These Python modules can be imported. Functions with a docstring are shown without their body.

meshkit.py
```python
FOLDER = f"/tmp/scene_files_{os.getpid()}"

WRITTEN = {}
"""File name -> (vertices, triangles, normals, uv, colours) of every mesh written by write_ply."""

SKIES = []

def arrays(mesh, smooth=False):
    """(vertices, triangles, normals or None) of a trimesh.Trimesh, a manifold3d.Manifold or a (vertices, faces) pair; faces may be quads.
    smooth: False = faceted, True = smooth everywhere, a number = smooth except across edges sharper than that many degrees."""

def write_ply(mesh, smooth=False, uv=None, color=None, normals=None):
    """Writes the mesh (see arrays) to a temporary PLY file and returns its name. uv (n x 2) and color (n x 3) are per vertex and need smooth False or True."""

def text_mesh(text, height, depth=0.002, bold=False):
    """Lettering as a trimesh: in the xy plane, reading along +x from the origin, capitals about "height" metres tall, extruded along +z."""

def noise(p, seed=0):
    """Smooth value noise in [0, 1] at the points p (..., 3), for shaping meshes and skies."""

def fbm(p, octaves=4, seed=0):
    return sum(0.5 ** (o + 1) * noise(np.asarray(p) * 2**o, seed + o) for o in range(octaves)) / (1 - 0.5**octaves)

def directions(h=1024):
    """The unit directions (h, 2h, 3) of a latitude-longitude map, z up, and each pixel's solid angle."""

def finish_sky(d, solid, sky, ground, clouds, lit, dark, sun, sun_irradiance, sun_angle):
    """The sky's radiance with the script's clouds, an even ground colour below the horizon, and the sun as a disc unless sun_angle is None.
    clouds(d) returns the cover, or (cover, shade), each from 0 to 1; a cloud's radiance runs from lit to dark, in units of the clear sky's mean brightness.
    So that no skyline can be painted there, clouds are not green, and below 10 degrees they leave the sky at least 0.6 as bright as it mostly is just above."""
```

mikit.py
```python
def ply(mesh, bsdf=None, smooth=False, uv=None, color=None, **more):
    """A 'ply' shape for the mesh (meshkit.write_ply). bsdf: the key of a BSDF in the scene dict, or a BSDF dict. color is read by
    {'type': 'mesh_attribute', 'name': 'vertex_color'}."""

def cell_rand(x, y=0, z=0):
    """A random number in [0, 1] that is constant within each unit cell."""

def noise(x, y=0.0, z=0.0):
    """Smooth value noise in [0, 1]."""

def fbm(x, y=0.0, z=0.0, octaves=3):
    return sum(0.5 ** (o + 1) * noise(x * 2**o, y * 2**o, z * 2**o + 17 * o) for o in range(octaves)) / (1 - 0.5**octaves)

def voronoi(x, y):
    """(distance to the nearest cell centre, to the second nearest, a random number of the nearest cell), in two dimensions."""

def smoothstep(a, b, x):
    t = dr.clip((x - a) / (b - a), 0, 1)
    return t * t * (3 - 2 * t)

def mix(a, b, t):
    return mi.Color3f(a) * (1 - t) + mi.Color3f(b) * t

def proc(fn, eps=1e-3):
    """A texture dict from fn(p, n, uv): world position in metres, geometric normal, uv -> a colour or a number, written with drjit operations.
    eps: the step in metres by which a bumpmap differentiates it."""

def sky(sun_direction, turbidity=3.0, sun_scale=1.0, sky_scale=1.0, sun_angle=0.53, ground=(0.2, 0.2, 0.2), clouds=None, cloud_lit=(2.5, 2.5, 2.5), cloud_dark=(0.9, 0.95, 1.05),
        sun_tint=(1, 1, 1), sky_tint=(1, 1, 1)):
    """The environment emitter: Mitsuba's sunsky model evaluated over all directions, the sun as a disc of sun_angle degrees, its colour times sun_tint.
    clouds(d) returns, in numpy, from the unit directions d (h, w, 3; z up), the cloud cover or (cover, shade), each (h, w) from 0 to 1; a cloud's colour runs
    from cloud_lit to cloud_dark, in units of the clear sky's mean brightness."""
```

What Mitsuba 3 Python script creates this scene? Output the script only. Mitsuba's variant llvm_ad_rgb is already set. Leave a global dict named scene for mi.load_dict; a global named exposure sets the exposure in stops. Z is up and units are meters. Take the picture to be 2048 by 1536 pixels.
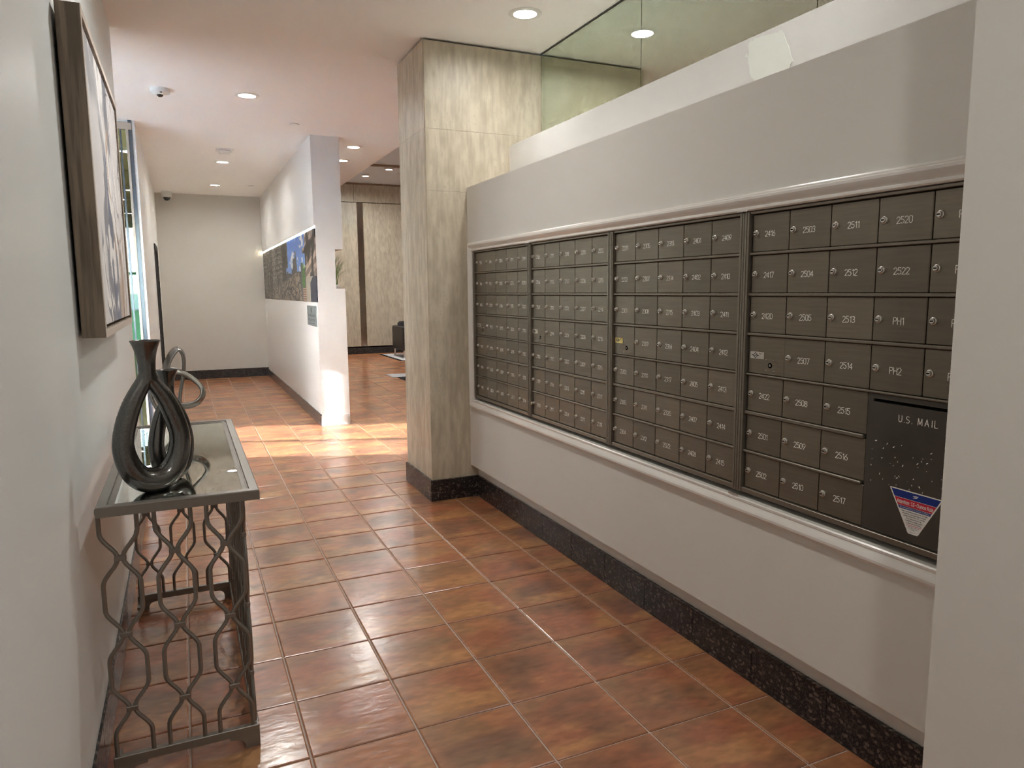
import math, random
import numpy as np, trimesh, shapely, drjit as dr, mitsuba as mi, mikit, meshkit
from shapely.geometry import Polygon, LineString, box as sbox, Point
from mikit import noise, fbm, voronoi, cell_rand, smoothstep, mix, proc

# ---------------------------------------------------------------- camera, sky, sun, exposure
S = 0.309                      # one floor tile in metres; the room is laid out in tiles and scaled by S
T = mi.ScalarTransform4f
scene, labels = {}, {}
CY, CP, CR = 0.426450562, -0.12950309, -0.00826297679
EYE = np.array([-0.80883, -8.23313, 4.19271]) * S
_f = np.array([math.sin(CY) * math.cos(CP), math.cos(CY) * math.cos(CP), math.sin(CP)])
_r = np.array([math.cos(CY), -math.sin(CY), 0.0])
_u = np.cross(_r, _f)
_u = -_r * math.sin(CR) + _u * math.cos(CR)
scene['camera'] = {'type': 'perspective', 'fov': 71.0085, 'fov_axis': 'x', 'near_clip': 0.05, 'far_clip': 200.0,
                   'to_world': T().look_at(origin=EYE.tolist(), target=(EYE + _f).tolist(), up=_u.tolist())}
SUNK = 0.5                     # the sun travels along (1, 0.4, -SUNK)
scene['sky'] = mikit.sky((-1, -0.4, SUNK), turbidity=2.5, sun_scale=32.0, sky_scale=220.0, sky_tint=(1.12, 1.0, 0.86), ground=(0.4, 0.4, 0.4), sun_tint=(0.74, 1.0, 1.65))
LAMP = 565.0                    # radiance of the ceiling lamps
scene['sky']['sampling_weight'] = 9.0
exposure = -0.2

# ---------------------------------------------------------------- helpers
rng = np.random.default_rng(7)


def rgb(*c):
    return {'type': 'rgb', 'value': list(c)}


def scaled(m):
    if hasattr(m, 'to_mesh'):
        a = m.to_mesh()
        m = trimesh.Trimesh(a.vert_properties[:, :3], a.tri_verts, process=False)
    m = m.copy()
    m.apply_scale(S)
    return m


def tag(key, label=None, cat=None, group=None, kind=None):
    d = {k: v for k, v in (('label', label), ('category', cat), ('group', group), ('kind', kind)) if v}
    if d:
        labels[key] = {**labels.get(key, {}), **d}
    return key


USED = {}


def name(base):
    """The next free key: lamp, lamp_001, lamp_002 ..."""
    n = USED.get(base, 0)
    USED[base] = n + 1
    return base if n == 0 else f'{base}_{n:03d}'


def add(base, mesh, bsdf, smooth=False, label=None, cat=None, group=None, kind=None, **more):
    key = name(base)
    scene[key] = mikit.ply(scaled(mesh), bsdf, smooth, **more)
    return tag(key, label, cat, group, kind)


def shape(mesh, bsdf, smooth=False, **more):
    return mikit.ply(scaled(mesh), bsdf, smooth, **more)


def put(base, ply, x, y, z, label=None):
    key = name(base)
    scene[key] = {**ply, 'to_world': T().translate([x * S, y * S, z * S])}
    return tag(key, label)


def thing(base, label, cat, group=None):
    return tag(name(base), label, cat, group)


def bx(x0, x1, y0, y1, z0, z1):
    m = trimesh.creation.box(extents=(abs(x1 - x0), abs(y1 - y0), abs(z1 - z0)))
    m.apply_translation(((x0 + x1) / 2, (y0 + y1) / 2, (z0 + z1) / 2))
    return m


def bev(x0, x1, y0, y1, z0, z1, r=0.01):
    """A box with chamfered edges."""
    x0, x1 = sorted((x0, x1)); y0, y1 = sorted((y0, y1)); z0, z1 = sorted((z0, z1))
    p = []
    for a in (0, 1):
        for b in (0, 1):
            for c in (0, 1):
                q = np.array([(x0, x1)[a], (y0, y1)[b], (z0, z1)[c]])
                s = np.array([1 - 2 * a, 1 - 2 * b, 1 - 2 * c]) * r
                for k in range(3):
                    w = q + s
                    w[k] = q[k]
                    p.append(w)
    return trimesh.convex.convex_hull(np.array(p))


def cat(*m):
    return trimesh.util.concatenate([x for y in m for x in (y if isinstance(y, (list, tuple)) else [y])])


def lathe(profile, n=32, at=(0, 0, 0)):
    m = trimesh.creation.revolve(np.array(profile, float), sections=n)
    m.apply_translation(at)
    return m


def tube(path, rad, n=8, closed=False, flat=1.0, up=None, lobes=0):
    """Sweeps an ellipse (rad, rad*flat) along the path with rotation-minimising frames."""
    P = np.asarray(path, float)
    N = len(P)
    R = np.broadcast_to(np.asarray(rad, float), (N,))
    t = np.roll(P, -1, 0) - np.roll(P, 1, 0) if closed else np.gradient(P, axis=0)
    t /= np.linalg.norm(t, axis=1, keepdims=True) + 1e-12
    if up is None:
        a = np.array([0, 0, 1.0]) if abs(t[0][2]) < 0.9 else np.array([1.0, 0, 0])
        u = np.cross(t[0], a); u /= np.linalg.norm(u)
        U = [u]
        for i in range(1, N):
            u = U[-1] - t[i] * (U[-1] @ t[i]); U.append(u / np.linalg.norm(u))
        U = np.array(U)
    else:
        U = np.cross(t, np.asarray(up, float)); U /= np.linalg.norm(U, axis=1, keepdims=True) + 1e-12
    V = np.cross(t, U)
    if closed and up is None:      # undo the frame's twist over the loop
        u = U[-1] - t[0] * (U[-1] @ t[0])
        ang = math.atan2(u @ V[0], u @ U[0])
        th = -ang * np.arange(N) / N
        U, V = U * np.cos(th)[:, None] + V * np.sin(th)[:, None], V * np.cos(th)[:, None] - U * np.sin(th)[:, None]
    a = np.arange(n) / n * 2 * np.pi
    k = 1 + (0.07 * np.cos(lobes * a) if lobes else 0 * a)
    ring = (np.cos(a) * k)[None, :, None] * U[:, None] + (np.sin(a) * k * flat)[None, :, None] * V[:, None]
    v = (P[:, None] + ring * R[:, None, None]).reshape(-1, 3)
    f = []
    for i in range(N if closed else N - 1):
        j = (i + 1) % N
        for q in range(n):
            w = (q + 1) % n
            f += [[i * n + q, i * n + w, j * n + w], [i * n + q, j * n + w, j * n + q]]
    if not closed:
        v = np.vstack([v, P[0], P[-1]])
        for q in range(n):
            w = (q + 1) % n
            f += [[N * n, w, q], [N * n + 1, (N - 1) * n + q, (N - 1) * n + w]]
    m = trimesh.Trimesh(v, np.array(f), process=False)
    if m.volume < 0:
        m.invert()
    return m


def spline(pts, n, closed=False):
    from scipy.interpolate import CubicSpline
    P = np.asarray(pts, float)
    if closed:
        P = np.vstack([P, P[:1]])
    d = np.r_[0, np.cumsum(np.sqrt(np.linalg.norm(np.diff(P[:, :3], axis=0), axis=1)))]
    c = CubicSpline(d, P, bc_type='periodic' if closed else 'natural')
    return c(np.linspace(0, d[-1], n, endpoint=not closed))


def loft_frame(a0, a1, b0, b1, profile):
    """A mitred frame round the opening a0..a1 x b0..b1 in the plane (a, b, h); profile = (offset outwards, height)."""
    v, f, n = [], [], len(profile)
    for ca, cb, sa, sb in ((a0, b0, -1, -1), (a1, b0, 1, -1), (a1, b1, 1, 1), (a0, b1, -1, 1)):
        v += [(ca + sa * d, cb + sb * d, h) for d, h in profile]
    for i in range(4):
        j = (i + 1) % 4
        for k in range(n):
            l = (k + 1) % n
            f += [[i * n + k, j * n + k, j * n + l], [i * n + k, j * n + l, i * n + l]]
    m = trimesh.Trimesh(np.array(v, float), np.array(f), process=False)
    if m.volume < 0:
        m.invert()
    return m


def to_plane(m, origin, ax, ay, an):
    """Moves a mesh from (x, y, height) into the plane with the axes ax, ay and the normal an."""
    M = np.eye(4)
    M[:3, 0], M[:3, 1], M[:3, 2], M[:3, 3] = ax, ay, an, origin
    m = m.copy(); m.apply_transform(M)
    return m


FACE_LEFT = ((0, -1, 0), (0, 0, 1), (-1, 0, 0))      # reads towards -y on a wall that faces -x
FACE_RIGHT = ((0, 1, 0), (0, 0, 1), (1, 0, 0))       # a wall that faces +x


def extrude(poly, h):
    ps = [g for g in getattr(poly, 'geoms', [poly]) if g.area > 1e-9]
    return cat([trimesh.creation.extrude_polygon(g, h, engine='earcut') for g in ps])


def taubin(m, n=10):
    trimesh.smoothing.filter_taubin(m, iterations=n)
    return m


# ---------------------------------------------------------------- materials
def diffuse(c, rough=0.5, spec=0.4, **k):
    return {'type': 'twosided', 'b': {'type': 'principled', 'base_color': rgb(*c), 'roughness': rough, 'specular': spec, **k}}


def bumped(b, fn, scale, eps=1e-3):
    return {'type': 'twosided', 'b': {'type': 'bumpmap', 'arbitrary': proc(fn, eps), 'scale': scale, 'b': b}}


def orange_peel(p, n, uv):
    return fbm(p.x * 260, p.y * 260, p.z * 260, 2)


def vinyl(p, n, uv):
    return fbm(p.x * 300, p.y * 300, p.z * 620, 2) + 0.6 * noise(p.x * 60, p.y * 60, p.z * 90)


scene['paint'] = bumped({'type': 'principled', 'base_color': rgb(0.645, 0.625, 0.585), 'roughness': 0.55, 'specular': 0.3}, orange_peel, 0.00018)
scene['vinyl_daylit'] = bumped({'type': 'principled', 'base_color': rgb(0.69, 0.735, 0.745), 'roughness': 0.42, 'specular': 0.4}, vinyl, 0.00025)  # vinyl tinted blue and lifted in colour to stand for daylight
scene['paint_white'] = bumped({'type': 'principled', 'base_color': rgb(0.72, 0.715, 0.70), 'roughness': 0.4, 'specular': 0.4}, orange_peel, 0.0001)
scene['ceiling_paint'] = diffuse((0.87, 0.85, 0.82), 0.8, 0.2)
scene['lobby_ceiling_dimmed'] = diffuse((0.68, 0.72, 0.76), 0.8, 0.2)  # ceiling paint greyed and cooled to stand for the lobby's different light
scene['trim_paint'] = diffuse((0.68, 0.65, 0.61), 0.22, 0.5)
scene['white_plastic'] = diffuse((0.78, 0.78, 0.76), 0.35, 0.5)
scene['black_metal'] = diffuse((0.012, 0.012, 0.013), 0.35, 0.5)
scene['dark_gap'] = diffuse((0.01, 0.01, 0.01), 0.8, 0.1)
scene['patch_plaster'] = bumped({'type': 'principled', 'base_color': rgb(0.80, 0.83, 0.78), 'roughness': 0.7}, lambda p, n, uv: fbm(p.x * 120, p.y * 120, p.z * 120, 3), 0.0012)


TX, TY = S, S * 0.98895


def tile_col(p, n, uv):
    a, b = p.x / TX, p.y / TY
    i, j = dr.floor(a), dr.floor(b)
    u, v = a - i, b - j
    r1, r2, r3 = cell_rand(i, j, 1), cell_rand(i, j, 2), cell_rand(i, j, 3)
    ox, oy = r1 * 91, r2 * 77
    c1 = fbm(u * 1.1 + ox, v * 2.0 + oy, 0, 4)
    c2 = fbm(u * 1.3 + oy + 13, v * 2.7 + ox + 7, 3, 4)
    c3 = fbm(u * 9 + ox, v * 22 + oy, 5, 3)
    edge = dr.minimum(dr.minimum(u, 1 - u), dr.minimum(v, 1 - v))
    e = smoothstep(0.16, 0.02, edge + (c2 - 0.5) * 0.16)
    rust, brown = mi.Color3f(0.295, 0.105, 0.053), mi.Color3f(0.16, 0.074, 0.043)
    ochre, olive = mi.Color3f(0.41, 0.205, 0.080), mi.Color3f(0.18, 0.120, 0.063)
    col = mix(rust, brown, smoothstep(0.42, 0.66, c1 + (r3 - 0.5) * 0.2) * 0.85)
    corner = smoothstep(0.55, 0.05, u + (1 - v) + (c1 - 0.5) * 0.8)
    col = mix(col, olive, corner * 0.6)
    low = smoothstep(0.55, 0.12, v + (c1 - 0.5) * 0.7) * smoothstep(0.0, 0.10, v)
    col = mix(col, ochre, smoothstep(0.46, 0.64, c2 + 0.10 * low) * (0.28 + 0.42 * low))
    col = mix(col, olive, smoothstep(0.56, 0.70, fbm(u * 1.2 + oy, v * 2.2 + ox + 31, 0, 4)) * 0.3)
    col = mix(col, mi.Color3f(0.31, 0.13, 0.062), e * 0.5)
    return col * (0.74 + 0.52 * c3)


def tile_relief(p, n, uv):
    a, b = p.x / TX, p.y / TY
    k = cell_rand(dr.floor(a), dr.floor(b), 5) * 40
    return fbm(p.x * 9 + k, p.y * 30 + k, 0, 3) + 0.22 * fbm(p.x * 45, p.y * 80, 0, 2)


scene['tile_glaze'] = bumped({'type': 'principled', 'base_color': proc(tile_col), 'roughness': 0.2, 'specular': 0.95}, tile_relief, 0.0009, 1.5e-3)
scene['bounce_pavement'] = diffuse((0.55, 0.53, 0.50), 0.9, 0.1)
scene['grout'] = diffuse((0.46, 0.37, 0.32), 0.8, 0.2)


def travertine(p, n, uv):
    h = p.x + p.y
    w = h + 0.02 * (fbm(h * 3, p.z * 1.3, 0, 3) - 0.5) * 4
    band = fbm(w * 16, p.z * 0.5, 2, 4)
    fine = fbm(w * 90, p.z * 5, 1, 3)
    blot = fbm(w * 38, p.z * 11, 8, 5)
    col = mix(mi.Color3f(0.425, 0.37, 0.28), mi.Color3f(0.56, 0.50, 0.395), smoothstep(0.25, 0.75, band * 0.32 + fine * 0.22 + blot * 0.6 - 0.06))
    pit = smoothstep(0.72, 0.80, fbm(w * 140, p.z * 45, 4, 2)) * smoothstep(0.5, 0.62, blot)
    return mix(col, mi.Color3f(0.24, 0.20, 0.145), pit * 0.2)


scene['travertine'] = {'type': 'twosided', 'b': {'type': 'principled', 'base_color': proc(travertine), 'roughness': 0.42, 'specular': 0.45}}


def granite(p, n, uv):
    h = p.x + p.y
    d1, d2, r = voronoi(h * 62 + 0.6 * noise(h * 150, p.z * 150), p.z * 62 + 3)
    spot = smoothstep(0.42, 0.22, d1) * smoothstep(0.45, 0.8, r) * (0.4 + 0.9 * fbm(h * 330, p.z * 330, 4, 2))
    f = fbm(h * 260, p.z * 260, 0, 3)
    col = mix(mi.Color3f(0.010, 0.010, 0.013), mi.Color3f(0.055, 0.043, 0.036), smoothstep(0.45, 0.75, f))
    return mix(col, mi.Color3f(0.17, 0.13, 0.11), spot * 0.75)


scene['granite'] = {'type': 'twosided', 'b': {'type': 'principled', 'base_color': proc(granite), 'roughness': 0.18, 'specular': 0.35}}


def brushed(p, n, uv):
    return mi.Color3f(0.170, 0.147, 0.113) * (0.86 + 0.28 * fbm(p.x * 9, p.y * 12, p.z * 160, 3))


scene['bronze'] = {'type': 'twosided', 'b': {'type': 'principled', 'base_color': proc(brushed), 'metallic': 0.55, 'roughness': 0.38, 'specular': 0.5}}
scene['bronze_frame'] = diffuse((0.20, 0.178, 0.145), 0.33, 0.5, metallic=0.6)


def worn(p, n, uv):
    c = mi.Color3f(0.068, 0.061, 0.053) * (0.75 + 0.5 * fbm(p.y * 9, p.z * 9, 0, 4))
    return c


scene['bronze_dark'] = {'type': 'twosided', 'b': {'type': 'principled', 'base_color': proc(worn), 'metallic': 0.4, 'roughness': 0.42, 'specular': 0.5}}
scene['nickel'] = diffuse((0.62, 0.60, 0.55), 0.3, 0.5, metallic=0.85)
scene['brass'] = diffuse((0.75, 0.60, 0.25), 0.3, 0.5, metallic=0.8)
scene['engraving'] = diffuse((0.76, 0.75, 0.71), 0.6)
scene['black_hole'] = diffuse((0.004, 0.004, 0.004), 0.9, 0.0)
scene['mirror_glass'] = {'type': 'twosided', 'b': {'type': 'conductor', 'material': 'none', 'specular_reflectance': rgb(0.70, 0.78, 0.68)}}
scene['table_mirror'] = {'type': 'twosided', 'b': {'type': 'conductor', 'material': 'none', 'specular_reflectance': rgb(0.80, 0.83, 0.81)}}
scene['smoked_mirror'] = {'type': 'twosided', 'b': {'type': 'roughconductor', 'material': 'none', 'alpha': 0.03, 'specular_reflectance': rgb(0.42, 0.38, 0.32)}}
scene['chrome'] = diffuse((0.75, 0.75, 0.76), 0.12, 0.5, metallic=1.0)
scene['pewter_paint'] = diffuse((0.215, 0.20, 0.178), 0.33, 0.5, metallic=0.6)


def hammered(p, n, uv):
    return mi.Color3f(0.165, 0.163, 0.158) * (0.74 + 0.42 * smoothstep(0.35, 0.7, fbm(p.x * 700, p.y * 700, p.z * 700, 2)))


scene['vase_metal'] = {'type': 'twosided', 'b': {'type': 'principled', 'base_color': proc(hammered), 'metallic': 1.0, 'roughness': 0.2, 'specular': 0.5}}
scene['sculpture_metal'] = diffuse((0.42, 0.42, 0.40), 0.25, 0.5, metallic=0.9)


def oak(p, n, uv):
    g = fbm(p.x * 95 + p.y * 30, p.y * 95, p.z * 5, 4)
    return mix(mi.Color3f(0.105, 0.080, 0.057), mi.Color3f(0.21, 0.165, 0.122), smoothstep(0.3, 0.7, g))


scene['oak'] = {'type': 'twosided', 'b': {'type': 'principled', 'base_color': proc(oak), 'roughness': 0.5, 'specular': 0.4}}
scene['lit_wood'] = diffuse((0.52, 0.46, 0.41), 0.45)  # frame wood lightened to stand for the glare on its face


def canvas(p, n, uv):
    y, z = p.y / S, p.z / S
    w = fbm(y * 1.3, z * 0.9, 1, 4) - 0.5
    c = mix(mi.Color3f(0.66, 0.66, 0.68), mi.Color3f(0.36, 0.37, 0.40), smoothstep(0.47, 0.66, fbm(y * 0.9 + w * 1.4, z * 0.6 + 3, 0, 5)))
    s1 = fbm(y * 1.9 + w * 2.2 + 0.35 * z, z * 0.45 + 9, 3, 5)
    c = mix(c, mi.Color3f(0.13, 0.145, 0.19), smoothstep(0.61, 0.67, s1) * 0.8)
    s2 = fbm(y * 1.7 + w * 3 + 17 - 0.3 * z, z * 0.7, 5, 5)
    c = mix(c, mi.Color3f(0.40, 0.29, 0.21), smoothstep(0.60, 0.66, s2) * 0.75)
    bar = smoothstep(0.20, 0.12, dr.abs(y - 1.05 + 0.5 * w + 0.10 * (z - 5))) * smoothstep(5.9, 5.5, z + w)
    c = mix(c, mi.Color3f(0.16, 0.18, 0.24) * (0.8 + 0.6 * fbm(y * 12, z * 1.5, 2, 3)), bar)
    s3 = fbm(y * 2.6 + w * 5 + 3 + 0.4 * z, z * 1.1, 7, 4)
    c = mix(c, mi.Color3f(0.80, 0.80, 0.80), smoothstep(0.57, 0.64, s3) * 0.9)
    thin = smoothstep(0.012, 0.004, dr.abs(fbm(y * 1.3 + 5, z * 0.7 + 2, 4, 3) - 0.5)) * smoothstep(2.6, 1.8, dr.abs(y - 2.6) * 2)
    return mix(c, mi.Color3f(0.05, 0.05, 0.06), thin * 0.8)


scene['canvas'] = {'type': 'twosided', 'b': {'type': 'principled', 'base_color': proc(canvas), 'roughness': 0.6}}


def odd(k):
    return k * 0.5 - dr.floor(k * 0.5) > 0.25


def street_print(p, n, uv):
    y, z = p.y / S, p.z / S
    u = dr.clip((31 - y) / 16.6, 0, 1)         # 0 at the far end, 1 at the corner
    v = dr.clip((z - 3.88) / 2.27, 0, 1)       # 0 bottom, 1 top
    w = fbm(u * 40, v * 24, 0, 3)
    w2 = fbm(u * 130, v * 60, 1, 3)
    sky_c = mix(mi.Color3f(0.22, 0.45, 0.85), mi.Color3f(0.04, 0.16, 0.58), v)
    c = mix(sky_c, mi.Color3f(0.85, 0.88, 0.92), smoothstep(0.58, 0.68, fbm(u * 34, v * 8, 2, 4)) * 0.9)
    bl = cell_rand(dr.floor(u * 36), 3)
    top = 0.44 + 0.16 * bl * bl + 0.22 * smoothstep(0.03, 0.02, dr.abs(u - 0.715))
    c = dr.select(v < top, mix(mi.Color3f(0.09, 0.10, 0.13), mi.Color3f(0.26, 0.26, 0.28), 0.5 * bl + 0.5 * w2), c)
    edge_l = 0.605 - 0.03 * dr.select(v < 0.55, 1.0, 0.0)
    tower = mix(mi.Color3f(0.05, 0.045, 0.04), mi.Color3f(0.42, 0.40, 0.37), smoothstep(0.36, 0.66, 0.75 * w2 + 0.25 * cell_rand(dr.floor(u * 31), 9)))
    tower = tower * dr.select(odd(dr.floor(v * 22 + 0.8 * w)), 1.1, 0.8)
    painted_glare = smoothstep(0.50, 0.10, u)  # reflected glare over the far end, painted into the print
    tower = mix(tower, mi.Color3f(0.30, 0.28, 0.24), painted_glare * 0.35)
    tower = dr.select((u > 0.50) & (u < 0.60), tower * 0.7, tower)
    c = dr.select(u < edge_l, tower, c)
    xr = 0.78 + (0.45 - v) * 0.06
    road = (v < 0.46) & (u < xr) & (u > 0.76 - (0.46 - v) * 1.6)
    cr = mix(mi.Color3f(0.48, 0.43, 0.38), mi.Color3f(0.22, 0.20, 0.19), smoothstep(0.45, 0.6, fbm(u * 90, v * 20, 4, 3)))
    cars = (cell_rand(dr.floor((u + v * 0.35) * 90), dr.floor(v * 34), 2) > 0.86)
    c = dr.select(road, dr.select(cars, mi.Color3f(0.05, 0.05, 0.08), cr), c)
    rb = u > 0.865 - 0.035 * smoothstep(0.70, 0.72, v) * smoothstep(0.80, 0.78, v)
    cb = mix(mi.Color3f(0.43, 0.37, 0.34), mi.Color3f(0.07, 0.07, 0.08), smoothstep(0.42, 0.58, fbm(u * 46, v * 7 - u * 8, 6, 2)))
    cb = cb * dr.select(odd(dr.floor((v - (u - 0.86) * 1.6) * 12)), 1.35, 0.75)
    c = dr.select(rb & (v > 0.36), cb, c)
    deck = rb & (v <= 0.36)
    slab = v < 0.30 - (0.93 - u) * 2.6
    c = dr.select(deck, dr.select(slab & (u > 0.92), mi.Color3f(0.10, 0.12, 0.17), mi.Color3f(0.52, 0.49, 0.46)), c)
    plant = smoothstep(0.024, 0.012, dr.abs(u - 0.838 + 0.02 * (w - 0.5))) * smoothstep(0.60, 0.50, v) * smoothstep(0.20, 0.22, v)
    c = mix(c, mix(mi.Color3f(0.05, 0.16, 0.04), mi.Color3f(0.20, 0.38, 0.10), w2), plant)
    pot = (dr.abs(u - 0.845) < 0.022) & (v < 0.21)
    c = dr.select(pot, mi.Color3f(0.58, 0.45, 0.40) * dr.select(odd(dr.floor(v * 60)), 1.0, 0.55), c)
    return dr.select((u >= edge_l) & (v >= top) & ~rb, c * 0.7, c * c * 0.9)


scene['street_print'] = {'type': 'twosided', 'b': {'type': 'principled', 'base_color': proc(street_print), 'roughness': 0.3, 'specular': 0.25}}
scene['plaque_metal'] = diffuse((0.15, 0.17, 0.19), 0.35, 0.5, metallic=0.4)
scene['plaque_ink'] = diffuse((0.05, 0.06, 0.07), 0.5)
scene['leather'] = diffuse((0.012, 0.012, 0.014), 0.4, 0.5)
scene['rug_grey'] = diffuse((0.45, 0.46, 0.48), 0.9, 0.1)
scene['rug_black'] = diffuse((0.015, 0.015, 0.017), 0.9, 0.1)
scene['wood_trim'] = diffuse((0.23, 0.155, 0.10), 0.4)
scene['grass_blade'] = {'type': 'twosided', 'b': {'type': 'principled', 'base_color': rgb(0.10, 0.22, 0.05), 'roughness': 0.5}}
scene['white_print'] = diffuse((0.80, 0.80, 0.78), 0.4)
scene['blue_print'] = diffuse((0.010, 0.030, 0.20), 0.35)
scene['red_print'] = diffuse((0.48, 0.025, 0.05), 0.35)
scene['ink'] = diffuse((0.02, 0.02, 0.03), 0.5)
scene['jamb_metal'] = diffuse((0.10, 0.115, 0.135), 0.35, 0.5, metallic=0.6)
scene['beige_metal'] = diffuse((0.42, 0.36, 0.30), 0.4)
scene['yellow_paint'] = diffuse((0.75, 0.50, 0.02), 0.5)
scene['green_metal'] = diffuse((0.06, 0.10, 0.085), 0.5)
scene['vestibule_floor'] = diffuse((0.42, 0.40, 0.36), 0.35)
scene['olive_ceiling'] = diffuse((0.62, 0.58, 0.42), 0.8, 0.1)
scene['tinted_glass'] = {'type': 'thindielectric', 'int_ior': 1.5, 'specular_transmittance': rgb(0.80, 0.80, 0.58)}
scene['door_glass'] = {'type': 'thindielectric', 'int_ior': 1.5, 'specular_transmittance': rgb(0.22, 0.48, 0.37)}
scene['clear_glass'] = {'type': 'thindielectric', 'int_ior': 1.5}
scene['smoke_dome'] = diffuse((0.006, 0.006, 0.008), 0.05, 0.6)
scene['lamp_glass'] = diffuse((0.8, 0.8, 0.8), 0.4)

# ================================================================ THE SETTING
ZC = 8.876          # main ceiling
ZL = 11.35          # lobby ceiling
XW = -1.70          # left wall
XM = 4.365          # mailbox wall
YP = 5.22           # front of the stone pillar
YD = 14.55          # end of the partition / far side of the entrance bay
YE = 30.0           # end wall
XPA, XPB, XPC = 2.97, 3.56, 3.84   # partition: picture side, middle, lobby side
YL = 40.5           # stone wall of the lobby
XS = 5.9            # edge of the main ceiling over the lobby
C0, CE = 5.5, 0.39  # line of the added storefront y = C0 - CE*x

# floor slab (the grout bed) with its tiles
add('floor', bx(-15.2, 20, -13.2, 60, -0.4, -0.014), 'grout', kind='structure')


def tile_mesh(x0, x1, y0, y1):
    g, b = 0.0095, 0.012
    p = [(x0 + g, y0 + g, -0.03), (x1 - g, y0 + g, -0.03), (x1 - g, y1 - g, -0.03), (x0 + g, y1 - g, -0.03),
         (x0 + g, y0 + g, -0.006), (x1 - g, y0 + g, -0.006), (x1 - g, y1 - g, -0.006), (x0 + g, y1 - g, -0.006),
         (x0 + g + b, y0 + g + b, 0), (x1 - g - b, y0 + g + b, 0), (x1 - g - b, y1 - g - b, 0), (x0 + g + b, y1 - g - b, 0)]
    f = []
    for o in (0, 4):
        for i in range(4):
            j = (i + 1) % 4
            f += [[o + i, o + j, o + 4 + j], [o + i, o + 4 + j, o + 4 + i]]
    f += [[8, 9, 10], [8, 10, 11]]
    return trimesh.Trimesh(np.array(p, float), np.array(f), process=False)


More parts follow.
